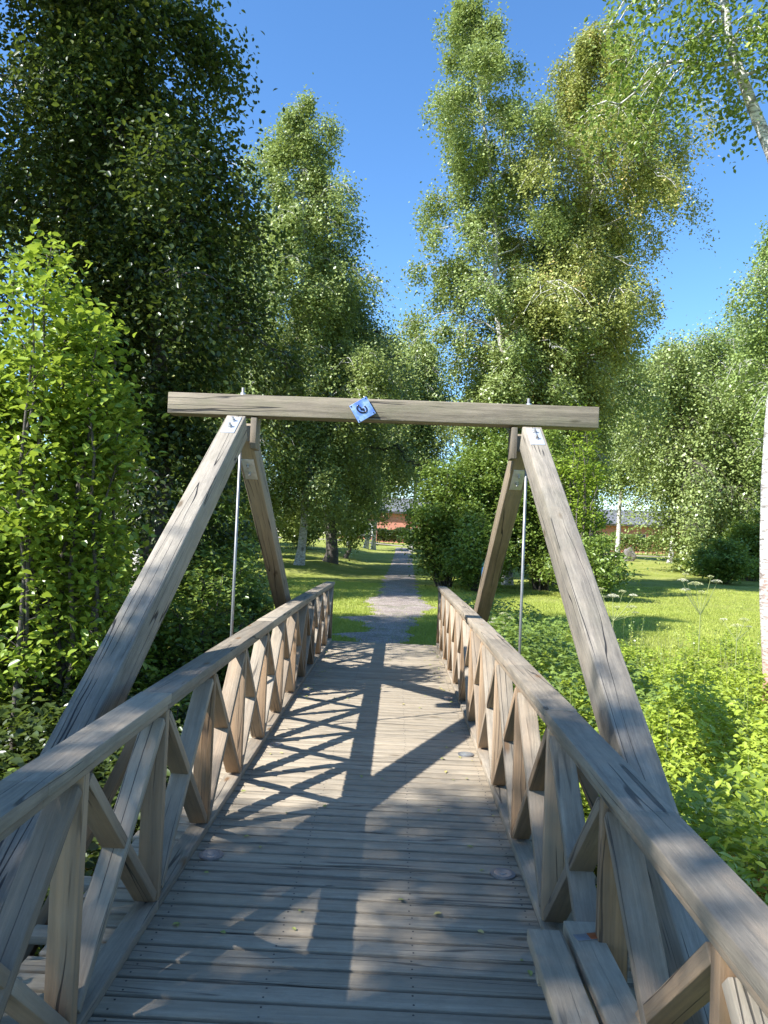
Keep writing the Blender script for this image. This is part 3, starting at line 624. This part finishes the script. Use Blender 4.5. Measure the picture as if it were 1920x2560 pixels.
# ---- near right birch
tree('near_birch', 'large near birch at the right edge, its white trunk reddish at the foot', 'tree',
     [(4.6, 8.8, -.6), (4.46, 8.8, 1.2), (4.45, 8.8, 2.6), (4.52, 8.8, 4.2), (4.66, 8.8, 5.3), (4.4, 8.8, 6.1), (3.95, 8.8, 7.2), (3.7, 8.8, 8.2), (3.6, 8.8, 10.5)], .15,
     lambda t: 1.25, LBUSH, BWR, 10000, .062, c0=.74, nl=18, rise=.3, weep=.6, clump=.34, tmpl=LEAF, seed=130, sides=20, tap=.78, gaps=.1)  # darker bush leaf colour stands in for the backlit birch crown

# ------------------------------------------------------------ ground cover on the right bank, grass, umbels
def scatter(x0, x1, y0, y1, n, seed):
    r = np.random.default_rng(seed); return r.uniform(x0, x1, n), r.uniform(y0, y1, n), r
def herbs(name, x0, x1, y0, y1, n, size, top, seed, m=LHERB, cond=None, depth=.55, tm=TRI3):
    global rng
    x, y, r = scatter(x0, x1, y0, y1, n, seed); rng = r
    if cond is not None: k = cond(x, y); x, y = x[k], y[k]
    hm = .17*np.sin(x*2.3+y*1.1)+.14*np.sin(x*5.1-y*3.7)+.12*np.sin(y*8.3+x*6)+.10*np.sin(x*13.1+2*np.sin(y*9))
    zt = top(x, y)+hm*.7
    z = zt-np.abs(r.normal(size=len(x)))*depth*.45
    g = gz(x, y); k = z > g+.02; C = np.stack([x, y, z], -1)[k]
    patch = .5+.5*np.sin(x*.9+1.3*np.sin(y*.8))*np.sin(y*1.1+x*.4)
    lv = np.clip(r.beta(2, 2.5, len(x))*.7+patch*.3-.05, 0, 1)[k]
    return tag(leaves(name, m, C, size, tm, .7, .1, lv), name.replace('_', ' '), None, kind='stuff')
sidecond = lambda x, y: (x > 1.32) & (x < 2.2+y*.62)
topf = lambda x, y: .02+.22*np.exp(-((y-3.5)/3)**2)+.10*sm(1.3, 2.5, x)-.2*sm(7, 12, y)
h = herbs('undergrowth', 1.3, 9.5, 1.2, 12.4, 130000, .058, topf, 140, cond=sidecond, depth=.7)
h['label'] = 'dense yellow green leafy ground cover on the right bank'
h = herbs('broadleaf_undergrowth', 1.3, 9.5, 1.2, 12.4, 110000, .055, lambda x, y: topf(x, y)+.04, 144, cond=sidecond, m=LHERB, depth=.7, tm=LEAF)
h['label'] = 'mixed broad leaved plants among the yellow green ground cover'
h = herbs('nettles', 1.25, 3.6, 6.5, 16, 26000, .07, lambda x, y: .18+.3*np.exp(-((x-1.8)/.9)**2)-.2*sm(12, 16, y), 141, m=LBUSH, cond=lambda x, y: x < 2.2+.08*y, depth=.8)
h['label'] = 'darker nettles and leafy plants along the outside of the right railing'
h = herbs('bank_undergrowth', -6, -1.25, .5, 13, 52000, .08, lambda x, y: -.15+.3*sm(-1.5, -3.5, x)+.2*sm(8, 12, y), 142, m=LDARK, depth=.9, tm=LEAF, cond=lambda x, y: (x < -1.45) | (y > 8))
h['label'] = 'dark leafy undergrowth on the left bank below the shrubs'
h = herbs('lawn_edge_herbs', 1.4, 6.5, 12.2, 14, 9000, .05, lambda x, y: .05-.1*sm(12.5, 15.5, y), 143, depth=.3, cond=lambda x, y: y < 14-np.abs(np.sin(x*1.7))*1.4)
h['label'] = 'thinning herbs where the undergrowth meets the lawn'

r = np.random.default_rng(190); N = 150; x = r.choice([-1, 1], N)*np.clip(.80-np.abs(r.normal(size=N))*.16, 0, .81); x[:40] = r.uniform(-.75, .75, 40); y = r.uniform(1.5, 12, N); y[40:90] = r.uniform(7.5, 12, 50)
rng = r; h = leaves('fallen_leaves', LBIRCHY, np.stack([x, y, zd(y)+.008], -1), .03, LEAF, 4., 0, r.uniform(.5, 1, N)); tag(h, 'dry fallen leaves scattered on the deck boards beside the railings', None, kind='stuff')
def grass(name, n, regions, hgt, wid, seed, m=LGRASS):
    r = np.random.default_rng(seed); XX = []; YY = []
    for (x0, x1, y0, y1, f) in regions:
        k = int(n*f); XX.append(r.uniform(x0, x1, k)); YY.append(r.uniform(y0, y1, k))
    x = np.concatenate(XX); y = np.concatenate(YY)
    l_, r2 = path_edges(y); dd = np.minimum(x-l_, r2-x); inp = (dd > 0) & (r.random(len(x)) > .5*np.exp(-np.maximum(dd, 0)/.11)+.012); on_bridge = (np.abs(x) < 1.2) & (y < 12.08)
    k = ~inp & ~on_bridge; x, y = x[k], y[k]; N = len(x); z = gz(x, y)
    a = r.uniform(0, 6.28, N); h_ = hgt*r.uniform(.4, 1.3, N); wv = wid*(1+y/25); ln = r.normal(size=(N, 2))*h_[:, None]*.45
    b0 = np.stack([x-np.cos(a)*wv, y-np.sin(a)*wv, z-.01], -1); b1 = np.stack([x+np.cos(a)*wv, y+np.sin(a)*wv, z-.01], -1)
    t0 = np.stack([x+ln[:, 0], y+ln[:, 1], z+h_], -1)
    V = np.stack([b0, b1, t0], 1).reshape(-1, 3); F = np.arange(N*3).reshape(-1, 3)
    patch = .5+.5*np.sin(x*1.1+2*np.sin(y*.5))*np.sin(y*.7+x*.3)
    return tag(link(name, mesh_np(name, V, F, {'lv': np.repeat(np.clip(r.beta(2, 2.5, N)*.65+.25*patch, 0, 1), 3)}), m), 'short mown grass of the lawn and along the gravel path', None, kind='stuff')
grass('lawn_grass', 260000, [(-3.5, 3.2, 12.05, 18, .28), (-5, 4, 18, 28, .24), (1.8, 12, 12.2, 22, .3), (2, 20, 22, 34, .18)], .045, .006, 150)

def stalks(name, n, seed, label, x0, x1, y0, y1, z1, h0, h1, m):
    r = np.random.default_rng(seed); t = Tubes(); C = []
    for i in range(n):
        x = r.uniform(x0, x1); y = r.uniform(y0, y1)
        if x > 2.2+y*.62: continue
        g = G(x, y); hh = z1+r.uniform(h0, h1); lx, ly = r.normal(size=2)*.06
        t.add([(x, y, g), (x+lx*.4, y+ly*.4, (g+hh)/2), (x+lx, y+ly, hh)], [.004, .003, .0015], 4)
        for k in range(r.integers(6, 26)): f = r.uniform(.55, 1); C.append((x+lx*f+r.normal()*.02, y+ly*f+r.normal()*.02, g+(hh-g)*f))
    o = t.build(name, ms, None); tag(o, label, None, kind='stuff')
    global rng
    rng = r; q = leaves('stalk_leaf', m, np.array(C), .035, QUAD, .3, .3, None, o)
# cow parsley style umbels standing over the undergrowth
mu, n, b = mat('umbel_flower'); b.inputs['Base Color'].default_value = (.62, .62, .42, 1); b.inputs['Roughness'].default_value = .8
a = nd(n, 'ShaderNodeAttribute', attribute_name='lv').outputs['Fac']; L(n, ramp(n, a, [(0, (.34, .38, .12)), (.5, (.55, .54, .30)), (1, (.78, .74, .62))]).outputs[0], b.inputs['Base Color'])
ms, n, b = mat('umbel_stem'); b.inputs['Base Color'].default_value = (.27, .30, .11, 1)
stalks('tall_herb_stalks', 260, 170, 'thin upright stalks and seed spikes standing out of the ground cover', 1.4, 9, 3, 13, .05, .15, .5, LBUSH)
stalks('pale_grass_stalks', 160, 171, 'pale dry grass stalks at the lawn edge of the ground cover', 2, 9, 8, 14.5, -.05, .15, .45, LGRASS)
def umbel(x, y, heads, label, hz):
    """heads: list of (dx, dz, radius) on top of the stem fork"""
    global rng
    rng = np.random.default_rng(int(x*1000)); z = G(x, y); root = tag(empty('umbel_plant', (x, y, z)), label, 'wild flower', 'tall umbel plants by the right bank'); t = Tubes(); fork = np.array([x, y, hz])
    t.add([(x+.02, y, z-.02), (x-.01, y, (z+hz)/2), fork.tolist()], [.010, .008, .006], 7)
    for i, (dx, dz, r_) in enumerate(heads):
        dy = rng.uniform(-.1, .1); tp = fork+np.array([dx, dy, dz]); md = fork+np.array([dx*.55, dy*.5, dz*.42]); t.add([fork.tolist(), md.tolist(), (tp-[0, 0, .05]).tolist()], [.005, .0045, .003], 6)
        N = int(260*(r_/.06)**1.5)
        aa = rng.uniform(0, 6.28, N); rr = np.sqrt(rng.random(N))*r_; C = np.stack([tp[0]+np.cos(aa)*rr, tp[1]+np.sin(aa)*rr, tp[2]-rr*rr/r_*.35+rng.normal(size=N)*.004], -1)
        for k in range(12):
            q = C[rng.integers(0, N)]; t.add([(tp-[0, 0, .05]).tolist(), q.tolist()], [.0015, .001], 3)
        leaves('flower_head', mu, C, .011, QUAD, .9, 0, np.clip(rng.random(N)*.5+(.5 if i % 3 == 0 else .1), 0, 1), root)
    t.build('stem', ms, root)
umbel(3.12, 10.4, [(-.26, .32, .07), (-.17, .44, .05), (-.12, .33, .045), (0, .36, .09), (.05, .2, .04), (.12, .42, .055), (.24, .38, .06), (.24, .22, .075), (.3, .14, .05), (-.24, .24, .045)], 'broad many headed umbel plant right beside the right timber leg', .62)
umbel(4.45, 10.8, [(-.28, .50, .075), (-.26, .58, .05), (-.06, .46, .11), (-.2, .36, .075), (.0, .34, .05), (.11, .56, .045), (.22, .50, .075)], 'tall umbel plant with yellowish heads between the leg and the birch', .72)
umbel(4.7, 10.2, [(-.14, .28, .05), (.0, .22, .08), (.10, .30, .07), (.18, .20, .04)], 'shorter fading umbel plant just right of the tall one', .45)
umbel(1.75, 11.2, [(-.12, .16, .06), (.02, .24, .08), (.10, .18, .06), (-.16, .10, .05), (-.02, .1, .06)], 'small white umbel plant outside the right railing near the hanger rod', .35)

# ------------------------------------------------------------ far things: houses, hedges, stone, bin, vehicle
mbk, n, b = mat('red_brick'); tc = nd(n, 'ShaderNodeNewGeometry').outputs['Position']
sx = nd(n, 'ShaderNodeSeparateXYZ'); L(n, tc, sx.inputs[0]); cx_ = nd(n, 'ShaderNodeCombineXYZ')
ad = nd(n, 'ShaderNodeMath', operation='ADD'); L(n, sx.outputs[0], ad.inputs[0]); L(n, sx.outputs[1], ad.inputs[1]); L(n, ad.outputs[0], cx_.inputs[0]); L(n, sx.outputs[2], cx_.inputs[1])
br = nd(n, 'ShaderNodeTexBrick'); L(n, cx_.outputs[0], br.inputs[0]); br.inputs['Scale'].default_value = 1; br.inputs['Brick Width'].default_value = .25; br.inputs['Row Height'].default_value = .075; br.inputs['Mortar Size'].default_value = .008
br.inputs['Color1'].default_value = (.46, .13, .07, 1); br.inputs['Color2'].default_value = (.56, .18, .10, 1); br.inputs['Mortar'].default_value = (.42, .34, .28, 1); L(n, br.outputs[0], b.inputs['Base Color']); b.inputs['Roughness'].default_value = .9
def plain(name, c, rough=.6, sc=6, var=.25):
    m, n, b = mat(name); f = noise(n, nd(n, 'ShaderNodeTexCoord').outputs['Object'], sc, 4)
    L(n, mixc(n, mapr(n, f, .35, .65), c, tuple(x*(1-var) for x in c)), b.inputs['Base Color']); b.inputs['Roughness'].default_value = rough; return m
MROOF = plain('grey_roof', (.15, .15, .155), .8); MWHITE = plain('white_paint', (.75, .74, .71), .4, 3, .08); MDG = plain('dark_glass', (.03, .035, .04), .1); MDARK = plain('dark_fascia', (.06, .05, .045), .6)
def box_me(bs):
    V = []; F = []
    for (x0, y0, z0, x1, y1, z1) in bs:
        k = len(V); V += [(x, y, z) for z in (z0, z1) for x, y in ((x0, y0), (x1, y0), (x1, y1), (x0, y1))]
        F += [(k+3, k+2, k+1, k), (k+4, k+5, k+6, k+7), (k, k+1, k+5, k+4), (k+1, k+2, k+6, k+5), (k+2, k+3, k+7, k+6), (k+3, k, k+4, k+7)]
    me = bpy.data.meshes.new('m'); me.from_pydata(V, [], F); return me
def boxes(name, m, parent, bs, bev=0):
    o = link(name, box_me(bs), m, parent); o.data.name = name
    if bev: q = o.modifiers.new('bevel', 'BEVEL'); q.width = bev; q.segments = 3
    return o
def house(x0, x1, y, eave, label, wins):
    z = G((x0+x1)/2, y)-.1; h_ = tag(empty('brick_house', ((x0+x1)/2, y, z)), label, 'house'); d = 9; rg = eave+2.0
    # front wall with real openings
    bs = []; cur = x0
    for (a, c_, zb, zt) in wins:
        bs += [(cur, y, z, a, y+.3, eave), (a, y, z, c_, y+.3, zb), (a, y, zt, c_, y+.3, eave)]; cur = c_
        f = boxes('window', MWHITE, h_, [(a, y+.08, zb, a+.08, y+.16, zt), (c_-.08, y+.08, zb, c_, y+.16, zt), (a+.08, y+.08, zb, c_-.08, y+.16, zb+.08), (a+.08, y+.08, zt-.08, c_-.08, y+.16, zt)])
        boxes('pane', MDG, f, [(a+.08, y+.11, zb+.08, c_-.08, y+.13, zt-.08)])
    bs += [(cur, y, z, x1, y+.3, eave), (x0, y+.3, z, x0+.3, y+d, eave), (x1-.3, y+.3, z, x1, y+d, eave), (x0+.3, y+d-.3, z, x1-.3, y+d, eave)]
    boxes('wall', mbk, h_, bs)
    o_ = .6; me = bpy.data.meshes.new('roof')
    me.from_pydata([(x0-o_, y-o_, eave+.02), (x1+o_, y-o_, eave+.02), (x1+o_, y+d/2, rg), (x0-o_, y+d/2, rg), (x1+o_, y+d+o_, eave+.02), (x0-o_, y+d+o_, eave+.02),
                    (x0-o_, y-o_, eave+.2), (x1+o_, y-o_, eave+.2), (x1+o_, y+d/2, rg+.2), (x0-o_, y+d/2, rg+.2), (x1+o_, y+d+o_, eave+.2), (x0-o_, y+d+o_, eave+.2)], [],
                   [(0, 3, 2, 1), (3, 5, 4, 2), (6, 7, 8, 9), (9, 8, 10, 11), (0, 1, 7, 6), (4, 5, 11, 10), (1, 2, 8, 7), (2, 4, 10, 8), (0, 6, 9, 3), (3, 9, 11, 5)])
    rf = link('roof', me, MROOF, h_); boxes('fascia', MDARK, h_, [(x0-o_, y-o_-.04, eave-.02, x1+o_, y-o_-.005, eave+.24)])
    return h_
house(-8, 13, 96, 4.5, 'long red brick house straight ahead at the end of the path', [(-6, -4.4, 2, 3.4), (4.2, 5.6, 2, 3.4), (9, 10.6, 2, 3.4)])
house(22.5, 47, 96, 4.1, 'long low red brick house with a grey roof behind the hedge on the right', [(30, 31.4, 1.9, 3.2), (41, 42.4, 1.9, 3.2)])
def hedge(name, label, x0, x1, y, h_, seed, m=LBUSH, n=16000, th=1.3):
    global rng
    rng = np.random.default_rng(seed); z = G((x0+x1)/2, y); root = tag(empty(name, ((x0+x1)/2, y, z)), label, 'hedge'); t = Tubes()
    for x in np.arange(x0+.3, x1, .55):
        z_ = G(x, y); t.add([(x, y, z_-.05), (x+.1, y, z_+h_*.5), (x-.05, y, z_+h_*.85)], [.03, .02, .008], 5)
    t.build('stems', BD, root)
    x = rng.uniform(x0, x1, n); u = rng.random(n)**.7; yy_ = y+rng.normal(size=n)*th*.3; z_ = z+.25+u*(h_-.25)*(1+.10*np.sin(x*1.3)+.06*np.sin(x*3.1)); C = np.stack([x, yy_, z_], -1)
    leaves('foliage', m, C, .2, QUAD, .4, 0, np.clip(rng.beta(2, 2.2, n)*.8+.12*np.sin(x*.9), 0, 1), root)
hedge('hedge', 'green hedge in front of the right brick house', 22, 45, 86, 2.2, 160, LWEEP, 26000)
hedge('hedge', 'low dark hedge in front of the house at the end of the path', -2.2, 3.8, 88, 1.8, 161, LDARK, 9000)
# stone on the far lawn
import bmesh
bmh = bmesh.new(); bmesh.ops.create_icosphere(bmh, subdivisions=3, radius=.5); rr = random.Random(4)
for v_ in bmh.verts:
    f = 1+.22*math.sin(v_.co.x*7+1)*math.cos(v_.co.y*6)+.14*math.sin(v_.co.z*9+v_.co.x*4)+rr.uniform(-.04, .04); v_.co = Vector((v_.co.x*1.05*f, v_.co.y*.8*f, v_.co.z*1.25*f*(1.15-.35*v_.co.x)))
me = bpy.data.meshes.new('stone'); bmh.to_mesh(me); bmh.free()
st = link('stone', me, plain('grey_stone', (.24, .215, .20), .9, 5, .5)); st.location = (18.6, 60.5, G(18.6, 60.5)+.35)
tag(st, 'pointed grey stone standing on the far lawn in front of the hedge', 'stone')
# litter bin with blue sack
bn = tag(empty('litter_bin', (2.95, 24.0, G(2.95, 24))), 'small light blue litter sack under a green lid beside the bush', 'litter bin'); zb = G(2.95, 24)
t = Tubes(); t.add([(2.95, 24.12, zb), (2.95, 24.12, zb+1.15)], .025, 8, True); t.build('post', plain('green_paint', (.05, .14, .06), .5), bn)
t = Tubes(); t.add([(2.95, 24, zb+.42), (2.95, 24, zb+.5), (2.94, 24, zb+.7), (2.95, 24, zb+.95)], [.04, .09, .11, .10], 14, True); t.build('sack', plain('blue_plastic', (.16, .42, .75), .35, 9, .3), bn)
t = Tubes(); t.add([(2.95, 24, zb+.95), (2.95, 24, zb+1.0), (2.95, 24, zb+1.12)], [.12, .13, .03], 14, True); t.build('lid', plain('green_lid', (.06, .16, .08), .5), bn)
# pale vehicle half hidden behind the birch trunks
zv = G(-4, 88); vh = tag(empty('parked_vehicle', (-4.4, 88, zv)), 'white rounded vehicle mostly hidden behind the white birch trunks', 'vehicle')
prof_ = [(-6.6, .45), (-6.6, 1.2), (-6.3, 1.75), (-5.6, 2.2), (-3.6, 2.25), (-2.9, 2.05), (-2.45, 1.6), (-2.3, 1.0), (-2.3, .45)]
V = [(x, y_, zv+z_) for y_ in (87.1, 88.9) for x, z_ in prof_]; N_ = len(prof_); me = bpy.data.meshes.new('body')
me.from_pydata(V, [], [tuple(range(N_)), tuple(range(2*N_-1, N_-1, -1))]+[(i, i+N_, (i+1) % N_+N_, (i+1) % N_) for i in range(N_)]); link('body', me, MWHITE, vh)
me = bpy.data.meshes.new('window'); me.from_pydata([(x, y_, zv+z_) for y_ in (87.07, 87.09) for x, z_ in ((-3.9, 1.3), (-2.75, 1.3), (-3.0, 1.75), (-3.5, 1.95), (-3.9, 1.95))], [], [(0, 1, 2, 3, 4), (9, 8, 7, 6, 5)]+[(i, i+5, (i+1) % 5+5, (i+1) % 5) for i in range(5)]); link('window', me, MDG, vh)
for x in (-5.7, -3.1):
    t = Tubes(); t.add([(x, 87.05, zv+.32), (x, 87.3, zv+.32)], .32, 20, True); t.build('wheel', MDARK, vh, False)

scene.cycles.max_bounces = 8; scene.cycles.transparent_max_bounces = 4
scene.cycles.diffuse_bounces = 3; scene.cycles.glossy_bounces = 2; scene.cycles.transmission_bounces = 3
